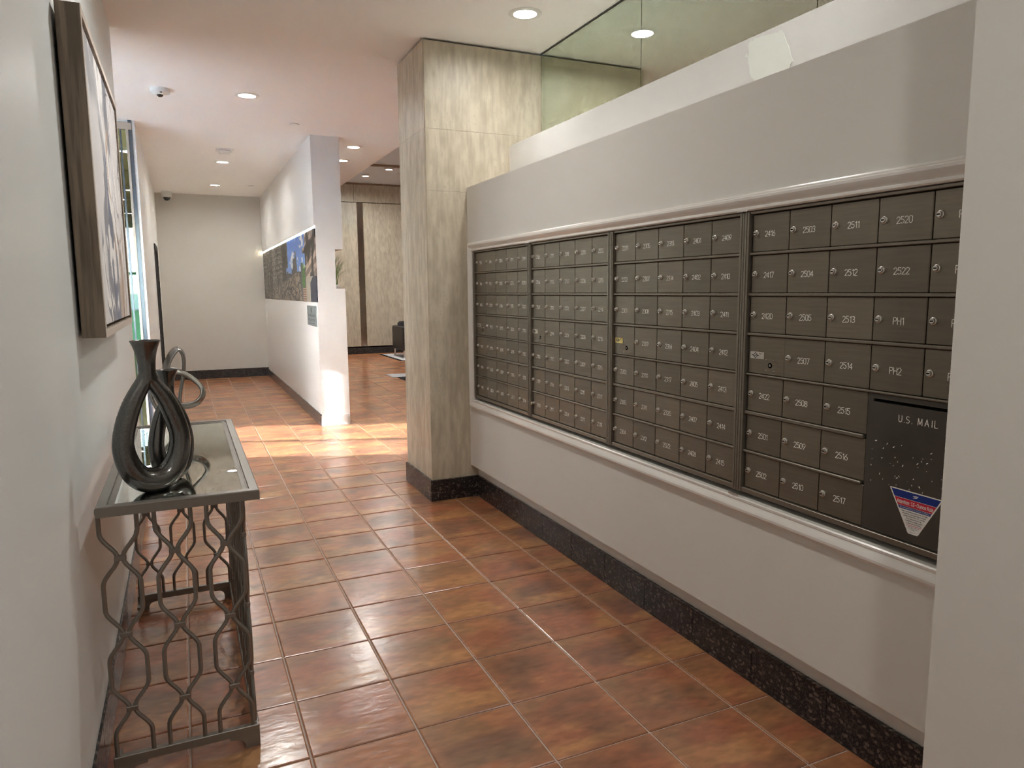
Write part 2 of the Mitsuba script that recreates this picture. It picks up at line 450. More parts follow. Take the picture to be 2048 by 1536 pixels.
TJ = 0.98895
far_tiles = []
for i in range(-15, 20):
    for j in range(-13, 41):
        x0, x1, y0, y1 = float(i), i + 1.0, j * TJ, (j + 1) * TJ
        if y1 < 6.9 and x1 <= -1.71 + 1e-6:
            continue
        if x0 < XW and y0 < 6.9:
            x0 = XW
        if y0 >= YD and x0 < XW:
            x0 = max(x0, XW)
        if x1 <= XW and y0 > YD - TJ:
            continue
        if x0 >= 4.5 and y1 < YP:
            continue
        if x1 > 4.5 and y0 < YP and x0 < 4.5:
            x1 = 4.5
        if y0 > YE and x0 < XPC:
            continue
        y1 = min(y1, YL - 0.1)
        if x1 - x0 < 0.05 or y1 - y0 < 0.05:
            continue
        if x1 < -1.8 and (y0 + y1) / 2 < C0 - CE * (x0 + x1) / 2 + 0.6:
            continue
        near = (x0 >= XW - 0.1 and x0 < 3 and -5 <= j < 24) or (3 <= x0 < 4.5 and -6 <= j < 6) or (3 <= x0 < 7 and 6 <= j < 20)
        m = tile_mesh(x0, x1, y0, y1)
        if near:
            add('floor__tile', m, 'tile_glaze')
        else:
            far_tiles.append(m)
add('floor__far_tiles', cat(far_tiles), 'tile_glaze', kind='stuff')

add('ground_bounce', cat(bx(-60, -15.3, -40, 60, -0.5, -0.05), bx(-15.3, -2.2, -40, 4.5, -0.4, -0.008)), 'bounce_pavement', kind='structure')  # unseen pale slab added to bounce sunlight up to the ceiling
# main ceiling with round holes for the lamps
LAMPS = [(0.887, 10.70), (4.80, 3.45), (4.558, 15.92), (0.80, 20.38), (0.776, 26.49), (4.70, 18.50),      # in view
         (0.89, 1.0), (4.80, -2.6), (-6.0, 12.0), (0.89, -8.7)]                                           # behind the camera and in the bay
ceil = Polygon([(6.3, -13.2), (6.3, 8.0), (XS, 8.0), (XS, 41), (XPB, 41), (XPB, 31), (-1.9, 31), (-1.9, 14.7), (-15.4, 14.7), (-15.4, C0 + CE * 15.4), (-1.8, C0 + CE * 1.8), (-1.8, -13.2)])
for x, y in LAMPS:
    ceil = ceil.difference(Point(x, y).buffer(0.225, quad_segs=8))
cm = extrude(ceil, 0.5)
cm.apply_translation((0, 0, ZC))
add('ceiling', cm, 'ceiling_paint', kind='structure')
add('ceiling_lobby', bx(XS, 20.2, 7.8, 41, ZL, ZL + 0.3), 'lobby_ceiling_dimmed', kind='structure')
add('wall_soffit', bx(XS - 0.25, XS, 8.0, 41, ZC + 0.5, ZL), 'ceiling_paint', kind='structure')

# left side: near wall, far wall, end wall
add('wall_left', bx(XW - 0.2, XW, -13.2, 6.9, 0, ZC), 'vinyl_daylit', kind='structure')
farleft = cat(bx(XW - 0.25, XW - 0.02, YD, 23.9, 0, ZC), bx(XW - 0.25, XW - 0.02, 23.9, 26.6, 6.05, ZC), bx(XW - 0.25, XW - 0.02, 26.6, 60, 0, ZC))
add('wall_far_left', farleft, 'paint_white', kind='structure')
add('wall_end', bx(-1.9, XPA + 0.3, YE, YE + 0.3, 0, ZC), 'paint', kind='structure')
add('wall_back', bx(XW - 0.2, 6.3, -13.5, -13.2, 0, ZC), 'paint', kind='structure')
# near pier at the right edge of the picture
add('wall_right', bx(3.53, 6.3, -13.2, -5.31, 0, ZC), 'paint', kind='structure')
# mailbox wall: a box with an opening, and the second step above it
MY0, MY1, MZ0, MZ1 = -5.06, 4.955, 2.04, 4.955
mw = [bx(XM, 5.29, -5.31, YP, 0.66, MZ0), bx(XM, 5.29, -5.31, YP, MZ1, 6.19), bx(XM, 5.29, MY1, YP, MZ0, MZ1), bx(XM, 5.29, -5.31, MY0, MZ0, MZ1), bx(4.9, 5.29, MY0, MY1, MZ0, MZ1)]
add('wall_mailbox', cat(mw), 'paint', kind='structure')
add('wall_plinth', bx(4.53, 5.29, -5.31, YP, 0, 0.66), 'paint', kind='structure')
ledge = add('wall_ledge', bx(5.29, 6.02, -5.31, YP, 0, 7.04), 'paint_white', kind='structure')
# skim-plaster repair on the step
pr = Polygon([(-2.15, 6.58), (-1.98, 6.95), (-1.75, 6.985), (-1.62, 6.98), (-1.48, 7.0), (-1.47, 6.82), (-1.52, 6.62), (-1.66, 6.5), (-1.80, 6.52), (-1.92, 6.46), (-2.04, 6.47)]).buffer(0.03).buffer(-0.02)
_q = np.array(pr.segmentize(0.025).exterior.coords)
pr = Polygon(_q + 0.05 * (meshkit.noise(np.c_[_q * 26, 0 * _q[:, 0]])[:, None] - 0.5) * np.array([[1.0, 0.9]])).buffer(0)
pr = pr.union(Point(-1.44, 6.86).buffer(0.02)).union(Point(-2.2, 6.5).buffer(0.016))
pm = extrude(shapely.affinity.translate(shapely.affinity.scale(pr, -1, 1, origin=(0, 0)), 0, 0), 0.006)
add('wall_ledge__plaster_patch', to_plane(pm, (5.29, 0, 0), *FACE_LEFT), 'patch_plaster', label='rough white plaster patch')
add('wall_behind_mirror', bx(6.06, 6.3, -5.31, YP, 7.0, ZC), 'paint', kind='structure')

# partition: two leaves; the picture side has a raised dado and a raised upper panel, the lobby leaf has an opening
add('wall_partition', bx(XPA + 0.022, XPB, YD, YE, 0, ZC), 'paint_white', kind='structure')
add('wall_partition_upper', bx(XPA - 0.02, XPA + 0.022, YD, YE, 6.22, ZC), 'paint_white', kind='structure')
add('wall_partition_dado', bx(XPA - 0.01, XPA + 0.022, YD, YE, 0, 3.88), 'paint_white', kind='structure')
add('wall_niche_top', bx(XPB, XPC - 0.03, YD, YL, 5.50, ZC), 'paint_white', kind='structure')
add('wall_niche_base', bx(XPB, XPC, YD, YL, 0, 4.30), 'paint_white', kind='structure')
add('wall_niche_back', bx(XPB, XPC - 0.03, 17.5, YL, 4.30, 5.50), 'paint_white', kind='structure')
# entrance bay: far side wall with its window, unseen slanted storefront shaped for the sun band, closing wall
add('wall_bay', cat(bx(-15.2, -6.2, YD, YD + 0.15, 0, ZC), bx(-6.2, XW - 0.25, YD, YD + 0.15, 8.75, ZC)), 'paint_white', kind='structure')
add('wall_bay_end', bx(-15.4, -15.1, 10.8, YD + 0.2, 0, ZC), 'paint_white', kind='structure')


def slant(x0, x1, z0, z1, t=0.12):
    v, n = [], np.array([CE, 1.0]) / math.hypot(CE, 1)
    for x in (x0, x1):
        for s in (-t / 2, t / 2):
            for z in (z0, z1):
                v.append((x + n[0] * s, C0 - CE * x + n[1] * s, z))
    return trimesh.convex.convex_hull(np.array(v))


ZS0, ZS1 = 7.13 * SUNK, 13.3 * SUNK  # opening heights chosen to lay the sun band on the floor
TX0, TX1, TZ1 = -9.95, -9.55, 13.1 * SUNK + 1.75  # extra slot added to put sun on the partition end
add('wall_added_storefront', cat(slant(-15.2, -1.88, 0, ZS0), slant(-15.2, -12.5, ZS0, ZS1), slant(-2.1, -1.88, ZS0, ZS1), slant(-15.2, TX0, ZS1, ZC),
                           slant(TX1, -1.88, ZS1, ZC), slant(TX0, TX1, TZ1, ZC)), 'paint_white', kind='structure')  # unseen wall, added with openings that shape the sunlight
add('added_window_2', slant(-12.5, -2.1, 4.90, 4.99, 0.10), 'jamb_metal', kind='structure')
def sheet(x0, x1, z0, z1):
    v = np.array([(x, C0 - CE * x, z) for x, z in ((x0, z0), (x1, z0), (x1, z1), (x0, z1))])
    return trimesh.Trimesh(v, [[0, 1, 2], [0, 2, 3]], process=False)
add('added_window_2__pane', sheet(-12.5, -2.1, ZS0, ZS1), 'clear_glass')
add('added_window_2__pane', sheet(TX0, TX1, ZS1, TZ1), 'clear_glass')  # pane of the slot added for the sunlit partition end

# lobby shell
add('wall_lobby', cat(bx(XPB, 20.2, YL + 0.02, YL + 0.3, 0, ZL)), 'dark_gap', kind='structure')
add('wall_lobby_right', bx(20, 20.3, 7.8, YL + 0.2, 0, ZL), 'paint', kind='structure')
add('wall_lobby_near', cat(bx(6.0, 20.2, 7.6, 7.8, 0, ZL), bx(4.4, 6.0, 6.95, 8.0, 0, ZC)), 'paint', kind='structure')
def panel(x0, x1, z0, z1, y=YL, t=0.10):
    return bev(x0, x1, y - t, y + 0.02, z0, z1, 0.012)
for a, b in ((XPC, 6.6), (6.62, 9.9), (9.92, 13.2), (13.22, 16.6), (16.62, 20)):
    add('wall_lobby__stone_panel', panel(a, b, 10.10, ZL - 0.03, t=0.05), 'travertine')
for a, b in ((XPC, 6.3), (6.72, 10.06), (10.48, 13.8), (14.22, 17.6), (18.0, 20)):
    add('wall_lobby__stone_panel', panel(a, b, 0.50, 10.06), 'travertine')
for a, b in ((6.3, 6.72), (10.06, 10.48), (13.8, 14.22)):
    add('wall_lobby__mirror_strip', bx(a - 0.1, b + 0.1, YL - 0.0, YL + 0.03, 0.5, 10.06), 'smoked_mirror', label='smoked mirror strip')
add('baseboard_lobby', bx(XPC, 20, YL - 0.14, YL + 0.02, 0, 0.42), 'granite', kind='structure')
add('trim_2', bx(XPC, 20, YL - 0.10, YL + 0.02, ZL - 0.12, ZL - 0.01), 'wood_trim', kind='structure')
add('trim_3', bx(XS, 20, 33.0, 33.3, ZL - 0.10, ZL + 0.02), 'wood_trim', kind='structure')

# entrance vestibule seen through the glass beside the left wall
add('wall_vestibule', cat(bx(-6.4, -6.2, YD, 60, 0, ZC), bx(-6.4, -1.9, 60, 60.2, 6.7, ZC)), 'olive_ceiling', kind='structure')
add('ceiling_vestibule', bx(-6.4, -1.9, YD + 0.1, 60.2, ZC, ZC + 0.3), 'olive_ceiling', kind='structure')
add('floor_vestibule', bx(-6.4, -1.97, YD, 60.2, -0.01, 0.0), 'vestibule_floor', kind='structure')
for k in range(9):
    add('ceiling_vestibule__joint', bx(-6.2, -1.96, 19 + 4.5 * k, 19.08 + 4.5 * k, ZC - 0.02, ZC), 'beige_metal')
w1 = name('window_1'); labels[w1] = {'kind': 'structure'}
add('window_1__frame', cat(bx(-1.94, -1.885, YD - 0.06, YD + 0.1, 0, 8.8), bx(-6.2, -1.80, YD - 0.06, YD + 0.1, 8.62, 8.8)), 'beige_metal', label='beige painted frame')
add('window_1__mullion', bx(-2.10, -2.055, YD - 0.03, YD + 0.06, 0, 8.62), 'jamb_metal', label='slim grey mullion')
add('window_1__mullion', bx(-3.2, -3.15, YD - 0.03, YD + 0.06, 0, 8.62), 'jamb_metal')
pv = np.array([(-6.2, YD, 0), (-1.94, YD, 0), (-1.94, YD, 8.62), (-6.2, YD, 8.62)], float)
add('window_1__pane', trimesh.Trimesh(pv, [[0, 1, 2], [0, 2, 3]], process=False), 'tinted_glass', label='green tinted glass')
add('window_1__jamb', bx(-1.885, -1.79, YD - 0.03, YD, 0, ZC), 'jamb_metal', label='dark grey corner strip')

# door in the far left wall
d1 = name('door_1'); labels[d1] = {'kind': 'structure'}
add('door_1__frame', cat(bx(XW - 0.1, XW + 0.03, 23.75, 23.95, 0.0, 6.1), bx(XW - 0.1, XW + 0.03, 26.5, 26.75, 0.0, 6.1), bx(XW - 0.1, XW + 0.03, 23.75, 26.75, 5.95, 6.15)), 'black_metal', label='black metal door frame')
add('door_1__leaf', bx(XW - 0.2, XW - 0.12, 23.9, 26.6, 0, 6.0), 'paint_white')

# granite baseboards, piece by piece
def boards(base, along, a0, a1, step, off, c0, c1, h=0.43, start=None):
    tag(name(base), kind='structure')
    a = a0 if start is None else start
    while a < a1 - 1e-6:
        lo, hi = max(a, a0) + 0.002, min(a + step, a1) - 0.002
        if hi - lo > 0.02:
            m = bev(c0, c1, lo, hi, 0, h, 0.006) if along == 'y' else bev(lo, hi, c0, c1, 0, h, 0.006)
            add(base + '__stone', m, 'granite')
        a += step
boards('baseboard_right', 'y', -5.31, YP - 0.06, 0.985, 0, 4.485, 4.53, start=-5.66)
boards('baseboard_left', 'y', -13.2, 6.9, 0.985, 0, XW, XW + 0.025)
boards('baseboard_end', 'x', -1.72, XPA, 0.93, 0, YE - 0.05, YE, start=-1.86)
boards('baseboard_partition', 'y', YD, YE, 1.0, 0, XPA - 0.05, XPA - 0.01, h=0.36)
boards('baseboard_far_left', 'y', YD, 23.7, 1.0, 0, XW - 0.02, XW + 0.02)
add('baseboard_partition__end_stone', bx(XPA - 0.03, XPC - 0.06, YD - 0.03, YD, 0, 0.33), 'paint_white', label='white painted base')

# moulding round the mailboxes
prof = [(0, -0.03), (0, 0.022), (0.012, 0.034), (0.03, 0.034), (0.038, 0.026), (0.05, 0.03), (0.075, 0.052), (0.105, 0.066), (0.128, 0.066), (0.136, 0.05), (0.15, 0.046), (0.158, 0.03), (0.17, 0.026), (0.17, -0.03)]
add('trim_1', to_plane(loft_frame(-MY1, -MY0, MZ0, MZ1, prof), (XM, 0, 0), *FACE_LEFT), 'trim_paint', smooth=25, kind='structure')

# ================================================================ THINGS
# ---------------- stone pillar
pl = thing('pillar', 'tall square pillar clad in travertine slabs at the left end of the mailbox wall', 'pillar')
add(pl + '__core', bx(3.56, 6.3, YP + 0.03, 6.92, 0, ZC - 0.05), 'dark_gap')
for z0, z1 in ((0.40, 6.10), (6.1015, 7.25), (7.2515, 8.84)):
    add(pl + '__slab', bev(3.545, 6.3, YP, YP + 0.04, z0, z1, 0.002), 'travertine')
for z0, z1 in ((0.40, 7.25), (7.2515, 8.84)):
    add(pl + '__slab', bev(3.53, 3.57, YP + 0.012, 6.93, z0, z1, 0.002), 'travertine')
    add(pl + '__slab', bev(3.53, 6.3, 6.92, 6.95, z0, z1, 0.002), 'travertine')
add(pl + '__base_stone', bev(3.485, 4.53, YP - 0.05, YP - 0.002, 0, 0.43, 0.006), 'granite', label='dark granite base')
add(pl + '__base_stone', bev(3.485, 3.53, YP + 0.0, 6.97, 0, 0.43, 0.006), 'granite')

# ---------------- wall mirror over the ledge
mr = thing('mirror', 'wide frameless wall mirror above the ledge, beside the stone pillar', 'mirror')
for a, b in ((YP - 0.015, 1.735), (1.725, -1.77), (-1.78, -5.3)):
    add(mr + '__pane', bx(6.0, 6.055, b, a, 7.0, ZC - 0.03), 'mirror_glass')
add(mr + '__channel', bx(5.985, 6.055, -5.3, YP - 0.01, ZC - 0.025, ZC - 0.002), 'black_metal', label='thin black top channel')

# ---------------- ceiling lamps
ring_p = [(0.188, 0.16), (0.194, 0.0), (0.202, -0.016), (0.225, -0.017), (0.282, -0.008), (0.290, 0.0), (0.290, 0.004), (0.215, 0.004), (0.212, 0.16)]
RING, LENS = shape(lathe(ring_p + ring_p[:1], 40), 'white_plastic', smooth=30), None
_a = np.linspace(0, 2 * np.pi, 32, endpoint=False)
disc = trimesh.Trimesh(np.vstack([np.c_[0.192 * np.cos(_a), 0.192 * np.sin(_a), 0 * _a + 0.03], [[0, 0, 0.03]]]), [[32, (i + 1) % 32, i] for i in range(32)], process=False)
def glow(k, w):
    return {'type': 'area', 'radiance': rgb(LAMP * k, LAMP * 0.985 * k, LAMP * 0.94 * k), 'sampling_weight': w}
LENSES = {k: shape(disc, 'lamp_glass', emitter=glow(*k)) for k in ((1.0, 4.0), (0.6, 2.5), (0.3, 1.2), (0.8, 1.0), (1.0, 1.2), (0.2, 0.1), (2.6, 0.8))}
LABELS = {0: 'round recessed ceiling lamp beside the white fisheye camera', 1: 'round recessed ceiling lamp over the ledge next to the wall mirror',
          2: 'round recessed ceiling lamp just right of the top corner of the white partition', 3: 'round recessed ceiling lamp in the far corridor, just past the smoke detector',
          4: 'round recessed ceiling lamp closest to the far end wall of the corridor', 5: 'round recessed ceiling lamp half hidden behind the edge of the white partition',
          6: 'round recessed ceiling lamp above the corridor near the painting, out of view', 7: 'round recessed ceiling lamp above the mailbox ledge, out of view',
          8: 'round recessed ceiling lamp in the entrance bay, out of view', 9: 'round recessed ceiling lamp behind the viewer, out of view'}
def lamp(x, y, z, label, group='recessed ceiling lamps', power=(1.0, 1.2)):
    k = thing('downlight', label, 'ceiling lamp', group)
    put(k + '__trim_ring', RING, x, y, z)
    put(k + '__lens', LENSES[power], x, y, z)
for i, (x, y) in enumerate(LAMPS):
    lamp(x, y, ZC, LABELS[i], power={0: (1.0, 4.0), 1: (0.6, 2.5), 3: (0.8, 1.0), 4: (0.8, 1.0), 6: (1.0, 4.0), 7: (0.3, 1.2), 9: (1.0, 4.0)}.get(i, (1.0, 1.2)))
for x, y, t in ((9.893, 36.87, 'left one of the two round lamps on the lobby ceiling'), (10.62, 34.04, 'right one of the two round lamps on the lobby ceiling'),
                (9.5, 24.0, 'round lobby ceiling lamp behind the stone pillar')):
    lamp(x, y, ZL - 0.09, t, 'lobby ceiling lamps', (2.6, 0.8))
for n_, (x, y) in zip(('third', 'second', 'fourth', 'lowest', 'topmost'), ((-3.265, 32.55), (-2.674, 28.8), (-3.37, 39.3), (-3.25, 45.6), (-2.19, 18.9))):
    lamp(x, y, ZC - 0.09, f'{n_} of the small bright lamps seen through the green glass beside the left wall', 'vestibule ceiling lamps', (0.2, 0.1))

# ---------------- ceiling devices
fc = thing('fisheye_camera', 'white round fisheye camera on the ceiling left of a lamp', 'camera')
fx, fy = -1.0, 10.85
add(fc + '__base', lathe([(0, 0), (0.205, 0), (0.212, -0.02), (0.208, -0.085), (0.19, -0.105), (0.11, -0.135), (0.10, -0.14), (0, -0.14)], 40, (fx, fy, ZC)), 'white_plastic', smooth=30)
add(fc + '__lens', lathe([(0, -0.19), (0.035, -0.183), (0.06, -0.163), (0.068, -0.138), (0, -0.138)], 24, (fx, fy, ZC)), 'smoke_dome', smooth=30, label='glossy black lens')
add(fc + '__sensor', bev(fx + 0.0, fx + 0.05, fy - 0.185, fy - 0.16, ZC - 0.125, ZC - 0.1, 0.004), 'plaque_ink')
dc = thing('dome_camera', 'white dome camera hanging at the far left end of the corridor ceiling', 'camera')
dx_, dy_ = -1.20, 29.45
add(dc + '__housing', lathe([(0, 0), (0.225, 0), (0.225, -0.2), (0.205, -0.25), (0.17, -0.27), (0.165, -0.26), (0, -0.26)], 36, (dx_, dy_, ZC)), 'white_plastic', smooth=30)
add(dc + '__bubble', lathe([(0, -0.42), (0.05, -0.412), (0.1, -0.385), (0.14, -0.335), (0.158, -0.26), (0, -0.26)], 28, (dx_, dy_, ZC)), 'smoke_dome', smooth=30, label='dark glossy bubble')
sm = thing('smoke_detector', 'small white square smoke detector on the corridor ceiling', 'smoke detector')
add(sm + '__base', bev(0.47, 1.02, 17.7, 18.2, ZC - 0.03, ZC, 0.01), 'white_plastic')
add(sm + '__sensor', bev(0.55, 0.94, 17.77, 18.12, ZC - 0.13, ZC - 0.03, 0.03), 'white_plastic')
for x, y, z, t in ((2.33, 13.3, ZC, 'white sprinkler cover plate on the corridor ceiling ahead of the partition'), (2.23, 26.1, ZC, 'dull sprinkler cover plate on the far corridor ceiling'),
                   (11.72, 35.9, ZL, 'sprinkler cover plate on the lobby ceiling beside the pillar')):
    add('sprinkler_cover', lathe([(0, -0.03), (0.13, -0.03), (0.14, -0.02), (0.14, -0.012), (0.05, -0.012), (0.05, 0), (0, 0)], 28, (x, y, z)), 'white_plastic', smooth=30, label=t, cat='sprinkler', group='sprinkler covers')

# ---------------- mailboxes
def arc(cx, cy, rx, ry, a0, a1, n=9):
    a = np.radians(np.linspace(a0, a1, n))
    return list(zip(cx + rx * np.cos(a), cy + ry * np.sin(a)))
GL = {   # single-stroke lettering in a box 0.56 wide and 1 high
    '0': [arc(.28, .72, .28, .28, 0, 180) + arc(.28, .28, .28, .28, 180, 360) + [(.56, .72)]],
    '1': [[(.10, .78), (.30, 1), (.30, 0)]],
    '2': [arc(.28, .73, .27, .27, 170, -30) + [(.0, .0), (.56, .0)]],
    '3': [arc(.27, .75, .25, .25, 150, -90) + arc(.27, .25, .28, .25, 90, -150)],
    '4': [[(.42, 0), (.42, 1), (.0, .3), (.58, .3)]],
    '5': [[(.52, 1), (.08, 1), (.04, .58)] + arc(.26, .32, .30, .32, 125, -150)],
    '6': [[(.44, 1), (.10, .52)] + arc(.28, .29, .28, .29, 150, -210, 14)],
    '7': [[(.0, 1), (.56, 1), (.2, 0)]],
    '8': [arc(.28, .76, .23, .24, -90, 270, 14), arc(.28, .26, .28, .26, 90, 450, 14)],
    '9': [[(.12, 0), (.46, .48)] + arc(.28, .71, .28, .29, -30, 330, 14)],
    'P': [[(.04, 0), (.04, 1), (.3, 1)] + arc(.3, .75, .24, .25, 90, -90) + [(.04, .5)]],
    'H': [[(.02, 0), (.02, 1)], [(.56, 0), (.56, 1)], [(.02, .52), (.56, .52)]],
    'U': [[(.02, 1), (.02, .27)] + arc(.28, .27, .26, .27, 180, 360) + [(.54, 1)]],
    'S': [arc(.28, .75, .25, .25, 40, 270) + arc(.28, .25, .27, .25, 90, -145)],
    'M': [[(.0, 0), (.06, 1), (.34, .12), (.62, 1), (.68, 0)]],
    'A': [[(.0, 0), (.3, 1), (.6, 0)], [(.11, .36), (.49, .36)]],
    'I': [[(.14, 0), (.14, 1)]], 'L': [[(.04, 1), (.04, 0), (.5, 0)]], '.': [[(.06, .0), (.06, .04)]], ' ': []}
ADV = {'1': .50, '.': .26, 'I': .40, ' ': .56, 'M': .88, 'A': .78, 'L': .66}
def engrave(text, h, t=0.105, depth=0.0014, gap=1.0):
    x, g = 0.0, []
    for c in text:
        for l in GL[c]:
            g.append(LineString([(x + a, b) for a, b in l]).buffer(t / 2, quad_segs=2))
        x += ADV.get(c, .72) * gap
    shp = shapely.affinity.scale(shapely.union_all(g).simplify(0.012), h, h, origin=(0, 0))
    a, b, c_, d = shp.bounds
    return extrude(shapely.affinity.translate(shp, -(a + c_) / 2, -(b + d) / 2), depth)


PITCH = 0.477
ROWS = [(4.548, 4.918), (4.146, 4.522), (3.751, 4.119), (3.341, 3.725), (2.952, 3.322), (2.544, 2.919), (2.148, 2.520)]
RAILS = [(4.522, 4.548), (4.119, 4.146), (3.725, 3.751), (3.322, 3.341), (2.919, 2.952), (2.520, 2.544)]
UNITS = [(4.950, 2.455, 4.865, [['1910', '1911', '1912', None, '1913', '1914', '1915'], ['1916', '1917', '1920', '1922', '2001', '2002', '2003'], ['2004', '2005', '2006', '2007', '2008', '2009', '2010'],
                                ['2011', '2012', '2013', '2014', '2015', '2016', '2017'], ['2018', '2020', '2022', '2101', '2102', '2103', '2104']]),
         (2.449, -0.015, 2.420, [['2105', '2106', '2107', None, '2108', '2109', '2110'], ['2111', '2112', '2113', '2114', '2115', '2116', '2117'], ['2118', '2120', '2122', '2201', '2202', '2203', '2204'],
                                 ['2205', '2206', '2207', '2208', '2209', '2210', '2211'], ['2212', '2213', '2214', '2215', '2216', '2217', '2218']]),
         (-0.021, -2.517, -0.075, [['2220', '2222', '2301', None, '2302', '2303', '2304'], ['2305', '2307', '2308', '2309', '2310', '2311', '2312'], ['2313', '2314', '2315', '2316', '2317', '2320', '2322'],
                                   ['2401', '2402', '2403', '2404', '2405', '2407', '2408'], ['2409', '2410', '2411', '2412', '2413', '2414', '2415']]),
         (-2.523, -5.03, -2.597, [['2416', '2417', '2420', None, '2422', '2501', '2502'], ['2503', '2504', '2505', '2507', '2508', '2509', '2510'], ['2511', '2512', '2513', '2514', '2515', '2516', '2517'],
                                  ['2520', '2522', 'PH1', 'PH2'], ['PH', 'PH', 'PH', 'PH']])]
UL = ['leftmost bank of bronze mailboxes, next to the stone pillar', 'second bank of bronze mailboxes from the pillar, door numbers 2105 to 2218',
      'third bank of bronze mailboxes, door numbers 2220 to 2415', 'rightmost bank of bronze mailboxes, with the dark mail drop door']
XF = 4.40          # face of the doors
plies = {}
def door_ply(w, h, shade):
    k = (round(w, 3), round(h, 3), shade)
    if k not in plies:
        plies[k] = shape(bev(0, 0.03, -w / 2, w / 2, -h / 2, h / 2, 0.006), shade)
    return plies[k]
lock_m = cat(lathe([(0, 0.03), (0.019, 0.03), (0.0215, 0.026), (0.0225, 0.015), (0.029, 0.012), (0.031, 0.008), (0.031, 0), (0, 0)], 20))
LOCK = shape(to_plane(lock_m, (0, 0, 0), *FACE_LEFT), 'nickel', smooth=30)
LOCK_BIG = shape(to_plane(lathe([(0, 0.05), (0.02, 0.05), (0.026, 0.044), (0.026, 0.01), (0.03, 0), (0, 0)], 20), (0, 0, 0), *FACE_LEFT), 'nickel', smooth=30)
KEYWAY = shape(to_plane(bx(-0.014, 0.014, -0.0045, 0.0045, 0.02, 0.0312), (0, 0, 0), *FACE_LEFT), 'black_hole')
for b in ('bronze_b', 'bronze_c'):
    k = 0.88 if b == 'bronze_b' else 1.1
    scene[b] = {'type': 'twosided', 'b': {'type': 'principled', 'base_color': proc((lambda kk: (lambda p, n, uv: mi.Color3f(0.170, 0.147, 0.113) * kk * (0.86 + 0.28 * fbm(p.x * 9, p.y * 12, p.z * 160, 3))))(k)), 'metallic': 0.55, 'roughness': 0.40, 'specular': 0.5}}
SH = ['bronze', 'bronze', 'bronze_b', 'bronze_c']
num_cache = {}
ODD = {'2012', '2110'}
